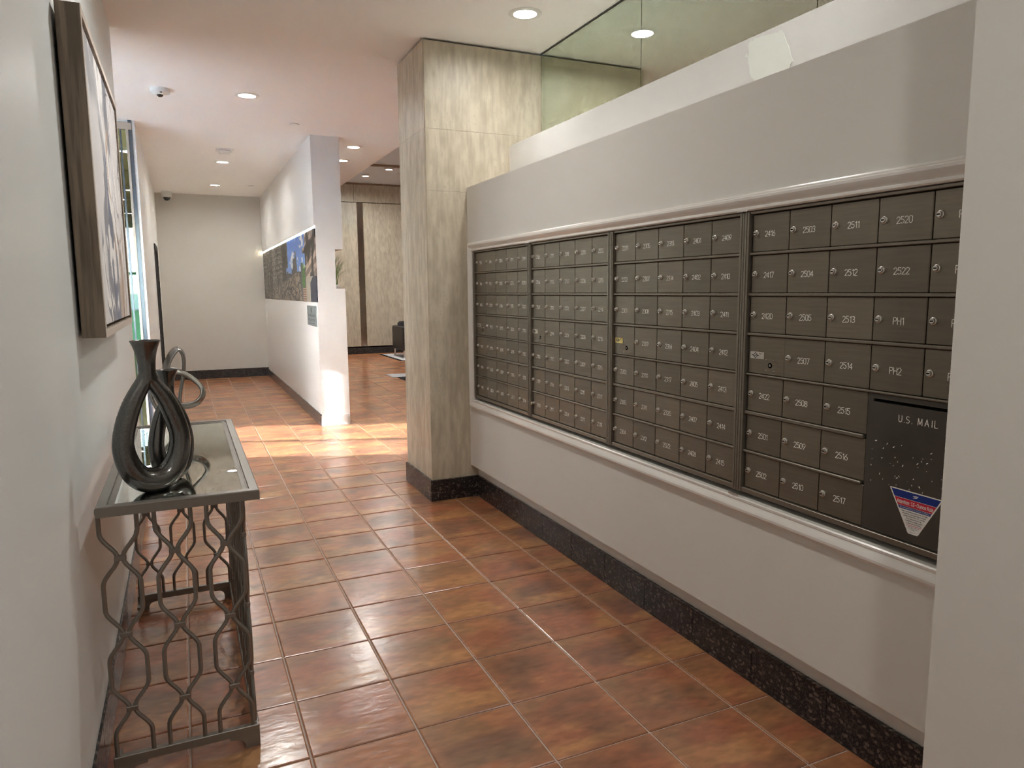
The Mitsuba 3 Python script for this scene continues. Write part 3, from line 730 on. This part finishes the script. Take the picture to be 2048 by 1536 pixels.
for ui, (ya, yb, yd, cols) in enumerate(UNITS):
    un = thing('mailbox_unit', UL[ui], 'mailboxes')
    fz0, fz1, st = 2.095, 4.948, 0.062
    fr = [bev(4.358, 4.47, ya - st, ya, fz0, fz1, 0.006), bev(4.358, 4.47, yb, yb + st, fz0, fz1, 0.006), bev(4.372, 4.47, yb + st, ya - st, 4.922, fz1, 0.004), bev(4.372, 4.47, yb + st, ya - st, fz0, 2.145, 0.004),
          bx(4.352, 4.36, ya - st * 0.62, ya - st * 0.38, fz0, fz1), bx(4.352, 4.36, yb + st * 0.38, yb + st * 0.62, fz0, fz1)]
    add(un + '__frame', cat(fr), 'bronze_frame')
    add(un + '__back', bx(4.44, 4.5, yb + 0.01, ya - 0.01, fz0, fz1), 'dark_gap')
    for ri, (z0, z1) in enumerate(RAILS):
        stop = yb + st if not (ui == 3 and ri >= 4) else yd - 3 * PITCH + 0.02
        add(un + '__rail', bev(4.378, 4.45, stop, ya - st, z0, z1, 0.006), 'bronze_frame')
    for ci, col in enumerate(cols):
        for ri, text in enumerate(col):
            z0, z1 = ROWS[ri]
            a, b = yd - ci * PITCH, yd - (ci + 1) * PITCH
            if ci == 0:
                a = min(a, ya - st - 0.003)
            if ci == 4:
                b = max(b, yb + st + 0.003)
            wide = ui == 3 and ri == 3
            w, h = a - b - 0.010, z1 - z0 - 0.008
            yc, zc = (a + b) / 2, (z0 + z1) / 2
            yn = yd - (ci + 0.5) * PITCH
            if text is None:
                d = put(un + '__lock_panel', door_ply(w + (0.012 if wide else 0), h, 'bronze'), XF, yc - (0.006 if wide else 0), zc, 'bronze panel with a maker\'s plate and a screwed lock')
                pb = 'brass' if ui == 2 else 'nickel'
                py, pz = yd - 0.03, zc - 0.004
                add(d + '__maker_plate', bev(XF - 0.004, XF, py - 0.188, py + 0.0, pz - 0.036, pz + 0.036, 0.002), pb, label='small metal plate with a diamond and arrow mark')
                mk = [LineString([(-0.008 + sx, 0), (0.012 + sx, 0.022), (0.032 + sx, 0), (0.012 + sx, -0.022), (-0.008 + sx, 0)]).buffer(0.0022) for sx in (0,)]
                mk += [LineString([(-0.018, 0.004), (0.0, -0.006), (0.02, 0.004), (0.042, 0.0)]).buffer(0.0028), LineString([(0.046, 0.02), (0.062, 0.02)]).buffer(0.0018), LineString([(0.046, 0.013), (0.062, 0.013)]).buffer(0.0018)]
                add(d + '__emblem', to_plane(extrude(shapely.affinity.scale(shapely.union_all(mk), 1.55, 1.25, origin=(0, 0)), 0.001), (XF - 0.004, py - 0.055, pz), *FACE_LEFT), 'ink', label='dark diamond and arrow emblem')
                ly, lz = yd - 0.302, zc - 0.093
                sc = [lathe([(0, 0.012), (0.006, 0.01), (0.008, 0), (0, 0)], 10, (sx, sz, 0)) for sx in (-0.053, 0.053) for sz in (-0.053, 0.053)]
                add(d + '__screws', to_plane(cat(sc), (XF, ly, lz), *FACE_LEFT), 'nickel', label='four small screws')
                add(d + '__keyhole', to_plane(cat(lathe([(0, 0.004), (0.02, 0.004), (0.027, 0.002), (0.027, 0), (0, 0)], 20)), (XF, ly, lz), *FACE_LEFT), 'black_hole', label='dark round keyhole')
                add(d + '__lock', to_plane(cat(lathe([(0, 0.007), (0.012, 0.006), (0.014, 0.003), (0, 0.003)], 16)), (XF - 0.001, ly, lz), *FACE_LEFT), 'pewter_paint')
                continue
            d = put(un + '__door', door_ply(w, h, SH[int(rng.integers(4))]), XF, yc, zc, f'bronze door engraved {text}')
            if text in ODD:
                put(d + '__lock', LOCK_BIG, XF, yd - ci * PITCH - 0.06, zc, 'protruding lock')
            else:
                put(d + '__lock', LOCK, XF, yd - ci * PITCH - 0.062, zc)
            put(d + '__keyway', KEYWAY, XF, yd - ci * PITCH - 0.062 + (0 if text not in ODD else 0), zc - (0 if text not in ODD else 0.0))
            if text not in num_cache:
                num_cache[text] = shape(to_plane(engrave(text, 0.053 if text[0] != 'P' else 0.056, t=0.10, gap=0.95), (0, 0, 0), *FACE_LEFT), 'engraving')
            put(d + '__number', num_cache[text], XF, yn, zc - 0.012, f'pale engraved {text}')
    if ui == 3:     # mail drop door across the last two columns
        a, b, z0, z1 = yd - 3 * PITCH - 0.005, yb + st + 0.003, 2.152, 3.316
        d = name(un + '__mail_drop_door')
        sl = sbox(0.055, 3.257 - z0, a - b - 0.055, 3.269 - z0).buffer(0.007)
        face = sbox(0, 0, a - b, z1 - z0).difference(sl)
        scene[d] = shape(to_plane(extrude(face, 0.03), (XF + 0.028, a, z0), *FACE_LEFT), 'bronze_dark')
        tag(d, 'dark worn mail drop door with a slot')
        add(d + '__slot', bx(XF + 0.028, XF + 0.036, b + 0.03, a - 0.02, z1 - 0.11, z1 - 0.03), 'black_hole', label='black letter slot')
        add(d + '__lettering', to_plane(engrave('U.S. MAIL', 0.053, t=0.11, gap=1.26), (XF - 0.002, -4.491, 3.143), *FACE_LEFT), 'engraving', label='engraved letters U.S. MAIL')
        sc = []
        r2 = random.Random(5)
        for _ in range(46):
            q = np.array([a - r2.uniform(0.06, 0.78), r2.uniform(2.56, 2.93)])
            L, th = r2.choice((0.001, 0.002, 0.003, 0.008)), r2.uniform(0.3, 2.6)
            sc.append(LineString([(-q[0] - L * math.cos(th), q[1] - L * math.sin(th)), (-q[0] + L * math.cos(th), q[1] + L * math.sin(th))]).buffer(r2.uniform(0.0012, 0.0032), quad_segs=2))
        add(d + '__scratches', to_plane(extrude(shapely.union_all(sc), 0.0008), (XF - 0.002, 0, 0), *FACE_LEFT), 'engraving', label='pale scratches and glue flecks', kind='stuff')
        # warning sticker, slightly turned
        sy, sz0, sz1 = a - 0.465, 2.272, 2.672
        def on_sticker(m, lift):
            m = m.copy(); m.apply_scale((0.82, 0.84, 1)); m.apply_transform(trimesh.transformations.rotation_matrix(math.radians(-0.4), (0, 0, 1)))
            return to_plane(m, (XF - 0.002 - lift, -4.511, 2.398), *FACE_LEFT)
        H2 = 0.20
        def half(v):      # half width of the sticker at the height v
            return 0.048 + (0.272 - 0.048) * (v + H2) / (2 * H2)
        def band(v0, v1, inset):
            return Polygon([(-half(v0) + inset, v0), (half(v0) - inset, v0), (half(v1) - inset, v1), (-half(v1) + inset, v1)])
        st_ = name(d + '__sticker')
        scene[st_] = shape(on_sticker(extrude(band(-H2, H2, 0.0).buffer(0.006).buffer(-0.0), 0.001), 0), 'white_print')
        tag(st_, 'white wedge-shaped warning sticker')
        key = un + '__mail_drop_door'
        def pr_(nm, poly_or_mesh, mat, lab, lift=0.001):
            m = poly_or_mesh if isinstance(poly_or_mesh, trimesh.Trimesh) else extrude(poly_or_mesh, 0.0008)
            add(key + '__sticker_' + nm, on_sticker(m, lift), mat, label=lab)
        pr_('top_band', band(0.125, 0.195, 0.008), 'blue_print', 'dark blue band')
        pr_('red_band', band(0.050, 0.122, 0.008), 'red_print', 'red band')
        pr_('lower_band', band(0.020, 0.047, 0.008), 'blue_print', 'narrow blue band')
        def line(t, cap, cx, cy, bold=False, width=None):
            m = meshkit.text_mesh(t, cap, 0.0005, bold)
            w_ = m.bounds[1][0] - m.bounds[0][0]
            if width:
                m.apply_scale((width / w_, 1, 1))
            m.apply_translation((cx - (m.bounds[0][0] + m.bounds[1][0]) / 2, cy - cap / 2, 0))
            return m
        pr_('headline', line('Attention: 13-Ounce Rule', 0.036, 0, 0.087, True, 0.385), 'white_print', 'white words Attention: 13-Ounce Rule', 0.002)
        pr_('subline', line('Stamped Mail Over 13 Ounces Prohibited', 0.012, 0, 0.034, False, 0.31), 'white_print', None, 0.002)
        body = ['Due to heightened security, all mail', 'that bears postage stamps and', 'weighs more than 13 ounces', 'must be taken by the', 'customer to a retail service', 'counter at a Post Office.']
        pr_('body_text', cat([line(t, 0.0125, 0, 0.004 - 0.0215 * i, True, w_) for i, (t, w_) in enumerate(zip(body, (0.275, 0.245, 0.225, 0.16, 0.185, 0.165)))]), 'ink', 'black lines of small print')
        pr_('rule', sbox(-0.085, -0.1245, 0.085, -0.1205), 'red_print', 'thin red rule')
        pr_('small_text', cat([line(t, 0.0075, 0, -0.134 - 0.0135 * i, False, w_) for i, (t, w_) in enumerate((('Failure to do so will result', 0.125), ('in the return of your', 0.105), ('mailpiece.', 0.05)))] + [line('Notice 107', 0.006, 0, -0.188, False, 0.05)]), 'ink', None)
        pr_('emblem', shapely.union_all([Polygon([(-0.03, 0.168), (0.03, 0.176), (0.036, 0.170), (-0.004, 0.163)]), Polygon([(-0.028, 0.146), (0.0, 0.158), (0.03, 0.164), (0.012, 0.152)])]), 'white_print', 'small white swoosh emblem', 0.002)

for y, z in ((2.452, 4.957), (-2.52, 4.957), (-2.52, 2.055)):
    bt = [LineString([(-y - 0.07 + 0.03 * k, z + 0.004 * (k % 2)), (-y - 0.055 + 0.03 * k, z + 0.003)]).buffer(0.008, quad_segs=2) for k in range(5)]
    add('trim_1__paint_chip', to_plane(extrude(shapely.union_all(bt), 0.004), (XM - 0.032, 0, 0), *FACE_LEFT), 'nickel', label='row of bare metal chips')

# ---------------- console table
TT = 2.48
tx0, tx1, ty0, ty1 = -1.56, -0.30, -1.74, 2.20
ct = thing('console_table', 'long grey metal console table with a mirrored top against the left wall', 'table')
add(ct + '__top_frame', to_plane(loft_frame(tx0 + 0.13, tx1 - 0.13, ty0 + 0.13, ty1 - 0.13, [(0, -0.06), (0, -0.012), (0.035, -0.010), (0.040, -0.018), (0.048, -0.018), (0.052, 0.0), (0.122, 0.0), (0.13, -0.008), (0.13, -0.085), (0.10, -0.085), (0.10, -0.06)]), (0, 0, TT), (1, 0, 0), (0, 1, 0), (0, 0, 1)), 'pewter_paint')
add(ct + '__mirror_top', bx(tx0 + 0.12, tx1 - 0.12, ty0 + 0.12, ty1 - 0.12, TT - 0.05, TT - 0.016), 'table_mirror', label='mirrored glass top')
lx0, lx1, ly0, ly1 = -1.565, -0.43, -1.555, 2.12
zr0, zr1 = 0.2875, 2.3185        # from pinch to pinch: three periods
RB = 0.21                        # top of the bottom rail
add(ct + '__bottom_rail', bev(lx0 - 0.03, lx1 + 0.03, ly0 - 0.03, ly0 + 0.03, 0.13, RB, 0.006), 'pewter_paint')
add(ct + '__bottom_rail', bev(lx0 - 0.03, lx1 + 0.03, ly1 - 0.03, ly1 + 0.03, 0.13, RB, 0.006), 'pewter_paint')
add(ct + '__bottom_rail', bev(lx1 - 0.03, lx1 + 0.03, ly0 + 0.03, ly1 - 0.03, 0.13, RB, 0.006), 'pewter_paint')
add(ct + '__top_rail', cat(bx(lx0 - 0.02, lx1 + 0.02, ly0 - 0.02, ly0 + 0.02, TT - 0.10, TT - 0.06), bx(lx0 - 0.02, lx1 + 0.02, ly1 - 0.02, ly1 + 0.02, TT - 0.10, TT - 0.06), bx(lx1 - 0.02, lx1 + 0.02, ly0, ly1, TT - 0.10, TT - 0.06)), 'pewter_paint')
# bracket feet: two plates in an L with a curved cut
def foot_plate(w, h, t):
    p = [(0, 0), (0.12, 0), (0.13, 0.02), (0.125, 0.035)] + arc(0.20, 0.035, 0.07, 0.065, 170, 100, 6) + [(w, 0.105), (w, h), (0, h)]
    return extrude(Polygon(p), t)
for fx_, fy_, sx, sy_ in ((lx0 - 0.03, ly0 - 0.03, 1, 1), (lx1 + 0.03, ly0 - 0.03, -1, 1), (lx0 - 0.03, ly1 + 0.03, 1, -1), (lx1 + 0.03, ly1 + 0.03, -1, -1)):
    a = to_plane(foot_plate(0.26, 0.135, 0.05), (fx_, fy_, 0), (sx, 0, 0), (0, 0, 1), (0, sy_, 0))
    b = to_plane(foot_plate(0.26, 0.135, 0.05), (fx_, fy_, 0), (0, sy_, 0), (0, 0, 1), (sx, 0, 0))
    for m in (a, b):
        if m.volume < 0:
            m.invert()
    add(ct + '__foot', cat(a, b), 'pewter_paint')
# wavy lattice rods
PER = (zr1 - zr0) / 3
AMP = 0.142
def off(t):           # t in [0, 0.5] of a period from the pinch to the bulge
    k = np.interp(t, [0, .03, .06, .10, .15, .20, .25, .30, .335, .36, .5], [0, .015, .07, .20, .42, .64, .83, .97, 1.0, 1.0, 1.0])
    return 0.021 + (AMP - 0.021) * k
def rod_mesh(side):
    z = np.linspace(0, 3, 85)
    ph = np.abs(((z + 0.0) % 1.0) - 0.5)         # bulge at whole numbers, pinch at .5
    o = off(ph) * side
    return z, o
def rods(axis, base, fixed):
    for side in (-1, 1):
        z, o = rod_mesh(side)
        P = np.zeros((len(z), 3))
        P[:, 0 if axis == 'x' else 1] = base + o
        P[:, 1 if axis == 'x' else 0] = fixed
        P[:, 2] = zr0 + z * PER
        P[0, 2], P[-1, 2] = RB - 0.02, TT - 0.07
        k = add(ct + '__lattice_rod', tube(P, 0.0185, 8, up=(0, 1, 0) if axis == 'x' else (1, 0, 0)), 'pewter_paint', smooth=40)
        if side == 1:
            for j in range(3):
                zz = zr0 + (j + 0.5) * PER
                m = bev(base - 0.046, base + 0.046, fixed - 0.022, fixed + 0.022, zz - 0.022, zz + 0.022, 0.006) if axis == 'x' else bev(fixed - 0.022, fixed + 0.022, base - 0.046, base + 0.046, zz - 0.022, zz + 0.022, 0.006)
                add(k + '__clip', m, 'pewter_paint')
for x in (-1.423, -1.005, -0.592):
    rods('x', x, ly0)
    rods('x', x, ly1)
nl = 9
for i in range(nl):
    rods('y', ly0 + (i + 0.5) * (ly1 - ly0) / nl, lx1)

# ---------------- vases and sculpture on the table
def vase_mesh():
    half = [(0.0, 1.06, .058), (0.028, .97, .062), (0.07, .90, .067), (0.128, .80, .074), (0.19, .65, .081), (0.230, .49, .083), (0.229, .38, .087), (0.185, .235, .096), (0.10, .135, .105), (0, .108, .108)]
    pts = half + [(-x, z, r) for x, z, r in half[-2::-1]]
    q = spline([(x, z, r) for x, z, r in pts], 90)
    loop = tube(np.c_[q[:, 0], np.zeros(len(q)), q[:, 1]], q[:, 2], 24, up=(0, 1, 0))
    neck = lathe([(0, .95), (.066, .95), (.067, 1.05), (.069, 1.12), (.078, 1.18), (.094, 1.24), (.112, 1.285), (.120, 1.30), (.113, 1.303), (.10, 1.28), (.084, 1.24), (.06, 1.17), (0, 1.13)], 40)
    import manifold3d as m3
    def man(m):
        m = m.copy(); m.merge_vertices()
        return m3.Manifold(m3.Mesh(np.asarray(m.vertices, np.float32), np.asarray(m.faces, np.uint32)))
    u = man(loop) + man(neck)
    u = u.trim_by_plane((0, 0, 1.0), 0.015).refine_to_length(0.022)
    a = u.to_mesh()
    m = trimesh.Trimesh(a.vert_properties[:, :3], a.tri_verts, process=True)
    hi = m.vertices[:, 2] > 1.2
    keep = m.vertices.copy()
    taubin(m, 70)
    v = np.array(m.vertices)
    v[hi] = keep[hi]; low = keep[:, 2] < 0.017
    v[low] = keep[low]
    m.vertices = v
    m.apply_translation((0, 0, -0.015))
    return m
VM = vase_mesh()
def place(m, sc, rot, x, y, z):
    m = m.copy(); m.apply_scale(sc)
    m.apply_transform(trimesh.transformations.rotation_matrix(math.radians(rot), (0, 0, 1)))
    m.apply_translation((x, y, z)); return m
ZT = TT - 0.016
add('vase', place(VM, 1.03, 24, -1.128, -1.30, ZT + 0.003), 'vase_metal', smooth=True, label='taller dark metal teardrop vase with an open loop body, nearest on the console table', cat='vase', group='teardrop vases on the console table')
add('vase', place(VM, 0.80, 48, -0.985, -0.93, ZT + 0.003), 'vase_metal', smooth=True, label='smaller dark metal teardrop vase with an open loop body, behind the taller one', cat='vase', group='teardrop vases on the console table')
kp = [(.01, .05, .31), (.047, .06, .586), (.084, .05, .82), (.075, .02, .975), (.028, 0, 1.03), (-.047, -.02, .967), (-.11, -.04, .837), (-.14, -.05, .68), (-.11, -.05, .51), (-.03, -.06, .353), (.11, -.06, .326), (.22, -.03, .363), (.28, 0, .456),
      (.25, .03, .567), (.11, .0, .70), (-.03, -.10, .772), (-.15, -.06, .77), (-.26, .02, .68), (-.31, .06, .52), (-.27, .05, .33), (-.15, .02, .14), (-.04, 0, .06), (.03, .02, .12)]
kn = place(tube(spline(kp, 260, True), 0.052, 20, closed=True, flat=0.42, lobes=10), 1.0, 0, -0.93, 1.55, ZT + 0.015)
sk = thing('knot_sculpture', 'silvery looped knot sculpture of ribbed metal ribbon at the far end of the console table', 'sculpture')
add(sk + '__loops', kn, 'sculpture_metal', smooth=True)
add(sk + '__base', lathe([(0, 0), (.09, 0), (.09, .012), (.06, .03), (0, .05)], 24, (-0.97, 1.55, ZT)), 'black_metal', smooth=30, label='small black base')

# ---------------- framed painting on the left wall
px0, px1, py0, py1, pz0, pz1 = XW + 0.03, -1.475, -0.62, 3.15, 3.79, 6.72
pt = thing('framed_painting', 'large abstract grey and blue painting in a deep oak frame on the left wall', 'painting')
def plate(y0, y1, z0, z1, x0, x1):
    return bev(x0, x1, y0, y1, z0, z1, 0.006)
fw = 0.08
add(pt + '__frame', cat(plate(py0, py0 + fw, pz0, pz1, px0, px1), plate(py1 - fw, py1, pz0, pz1, px0, px1), plate(py0 + fw, py1 - fw, pz0, pz0 + fw, px0, px1), plate(py0 + fw, py1 - fw, pz1 - fw, pz1, px0, px1)), 'oak')
add(pt + '__frame_face', to_plane(loft_frame(py0 + fw * 0.9, py1 - fw * 0.9, pz0 + fw * 0.9, pz1 - fw * 0.9, [(0, -0.002), (0, 0.004), (fw * 0.9, 0.004), (fw * 0.9, -0.002)]), (px1, 0, 0), *FACE_RIGHT), 'lit_wood', label='frame face coloured pale as if lit')
add(pt + '__backing', bx(px0, px0 + 0.05, py0 + 0.02, py1 - 0.02, pz0 + 0.02, pz1 - 0.02), 'dark_gap')
add(pt + '__canvas', bev(px0 + 0.05, px1 - 0.015, py0 + 0.105, py1 - 0.105, pz0 + 0.105, pz1 - 0.105, 0.008), 'canvas', label='canvas with grey, white, slate and brown strokes')
add(pt + '__hanger', bx(XW, px0, py0 + 0.1, py1 - 0.1, pz1 - 0.5, pz1 - 0.35), 'dark_gap')

# ---------------- picture side of the partition
mu = thing('mural_print', 'wide photo mural of a city street under a blue sky on the white partition', 'mural')
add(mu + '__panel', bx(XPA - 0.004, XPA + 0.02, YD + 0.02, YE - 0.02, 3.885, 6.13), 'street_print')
ls = thing('led_strip', 'glowing LED strip along the top edge of the street mural', 'light strip')
add(ls + '__profile', bx(XPA - 0.02, XPA + 0.01, YD + 0.03, YE - 0.05, 6.19, 6.22), 'white_plastic')
add(ls + '__diffuser', bev(XPA - 0.022, XPA + 0.008, YD + 0.02, YE - 0.05, 6.135, 6.19, 0.006), 'lamp_glass', emitter={'type': 'area', 'radiance': rgb(30, 26.5, 18.5), 'sampling_weight': 1.2})
pq = thing('wall_plaque', 'small grey notice plaque under the right end of the street mural', 'plaque')
q0, q1, qz0, qz1 = 14.72, 16.45, 3.12, 3.76
add(pq + '__plate', bev(XPA - 0.035, XPA - 0.01, q0, q1, qz0, qz1, 0.006), 'plaque_metal')
em = Point(0, 0).buffer(0.085).difference(Point(0, 0).buffer(0.055)).union(Polygon([(-0.02, -0.05), (0.02, -0.05), (0.03, 0.03), (0, 0.06), (-0.03, 0.03)]))
add(pq + '__emblem', to_plane(extrude(shapely.affinity.scale(em, 1.6, 1), 0.003), (XPA - 0.035, (q0 + q1) / 2, 3.62), *FACE_LEFT), 'plaque_ink', label='small round emblem')
for z, w in ((3.47, 1.35), (3.43, 1.2), (3.32, 1.35), (3.28, 0.9), (3.20, 1.1)):
    seg, r3 = [], random.Random(int(z * 100))
    y = (q0 + q1) / 2 + w / 2
    while y > (q0 + q1) / 2 - w / 2:
        l = r3.uniform(0.08, 0.22)
        seg.append(bx(XPA - 0.038, XPA - 0.035, y - l, y, z - 0.011, z + 0.011)); y -= l + 0.05
    add(pq + '__text_line', cat(seg), 'plaque_ink')
ap = thing('access_plate', 'narrow white cover plate on the far end of the partition under the mural', 'cover plate')
add(ap + '__cover', bev(XPA - 0.03, XPA - 0.01, 29.0, 29.7, 2.55, 3.35, 0.008), 'white_plastic')
add(ap + '__knob', bev(XPA - 0.05, XPA - 0.03, 29.25, 29.4, 3.55, 3.65, 0.008), 'white_plastic') if False else None

# ---------------- potted grass in the opening of the partition
pg = thing('potted_grass', 'long thin grass growing from a white planter in the opening of the partition', 'plant')
add(pg + '__planter', bev(XPB + 0.02, XPC - 0.02, 15.2, 16.8, 4.30, 4.42, 0.02), 'white_plastic')
r4, bl = random.Random(11), []
for k in range(46):
    x0, y0 = r4.uniform(XPB + 0.08, XPC - 0.04), r4.uniform(15.3, 16.7)
    h, lean, az = r4.uniform(0.5, 1.15), r4.uniform(0.05, 0.45), r4.uniform(-0.9, 0.9)
    t = np.linspace(0, 1, 7)
    P = np.c_[x0 + math.cos(az) * lean * t ** 2, y0 + math.sin(az) * lean * t ** 2, 4.42 + h * t * (1 - 0.22 * lean * t * 2)]
    bl.append(tube(P, 0.008 * (1 - 0.8 * t), 4))
add(pg + '__blades', cat(bl), 'grass_blade', smooth=True, kind='stuff')

# ---------------- lobby furniture
ac = thing('armchair', 'black leather armchair on chrome legs on the lobby rug, half hidden by the pillar', 'armchair')
ax0, ax1, ay0, ay1 = 11.55, 14.1, 35.4, 37.9
add(ac + '__seat', bev(ax0 + 0.35, ax1 - 0.35, ay0, ay1 - 0.4, 0.55, 1.35, 0.06), 'leather')
add(ac + '__arm', bev(ax0, ax0 + 0.35, ay0, ay1, 0.5, 2.0, 0.05), 'leather')
add(ac + '__arm', bev(ax1 - 0.35, ax1, ay0, ay1, 0.5, 2.0, 0.05), 'leather')
add(ac + '__backrest', bev(ax0 + 0.35, ax1 - 0.35, ay1 - 0.45, ay1, 0.5, 2.2, 0.06), 'leather')
cu = bev(-0.55, 0.55, -0.16, 0.16, -0.4, 0.4, 0.12)
cu.apply_transform(trimesh.transformations.rotation_matrix(math.radians(-20), (1, 0, 0))); cu.apply_translation((ax0 + 0.75, ay1 - 0.75, 1.9))
add(ac + '__cushion', cu, 'leather', label='black back cushion')
for x in (ax0 + 0.12, ax1 - 0.12):
    for y in (ay0 + 0.15, ay1 - 0.15):
        add(ac + '__leg', trimesh.creation.cylinder(radius=0.05, height=0.48, sections=12, transform=trimesh.transformations.translation_matrix((x, y, 0.272))), 'chrome', smooth=40)
ru = thing('rug', 'pale grey rug with a black border under the black armchair', 'rug')
add(ru + '__border', bx(11.0, 17.5, 34.0, 39.3, 0.0, 0.02), 'rug_black', label='black border')
add(ru + '__field', bx(11.15, 17.4, 34.15, 39.1, 0.02, 0.03), 'rug_grey')
r2_ = thing('rug', 'second pale grey rug corner with a black border, beside the stone pillar', 'rug')
add(r2_ + '__border', bx(8.55, 13, 20.5, 26.3, 0.0, 0.02), 'rug_black', label='black border')
add(r2_ + '__field', bx(8.35, 13, 26.0, 27.4, 0.0, 0.022), 'rug_grey')

add('sky_blocker', cat(bx(-16, 8, 62.5, 66, 0, 20), bx(-16, 8, 62.3, 62.5, 6, 6.4), bx(-16, 8, 62.3, 62.5, 12, 12.4)), 'green_metal', label='dark green grey slab added outside to block the sky behind the green glass', cat='light_blocker')  # added behind the vestibule doors to keep the sky out
# ---------------- doors at the far end of the vestibule
vd = thing('entrance_doors', 'green framed glass doors with yellow edge at the end of the vestibule behind the green glass', 'doors')
for k in range(4):
    x = -6.1 + k * 1.1
    add(vd + '__frame', cat(bx(x, x + 0.1, 59.9, 60.05, 0, 6.7), bx(x, x + 1.1, 59.9, 60.05, 6.5, 6.7), bx(x, x + 1.1, 59.9, 60.05, 2.8, 2.95)), 'green_metal')
    pv = np.array([(x + 0.1, 60, 0.1), (x + 1.1, 60, 0.1), (x + 1.1, 60, 6.5), (x + 0.1, 60, 6.5)], float)
    add(vd + '__pane', trimesh.Trimesh(pv, [[0, 1, 2], [0, 2, 3]], process=False), 'door_glass')
add(vd + '__edge_strip', bx(-2.45, -2.37, 40.0, 40.1, 0, 6.6), 'yellow_paint', label='yellow edge strip')
scene = {k: v for k, v in scene.items()}
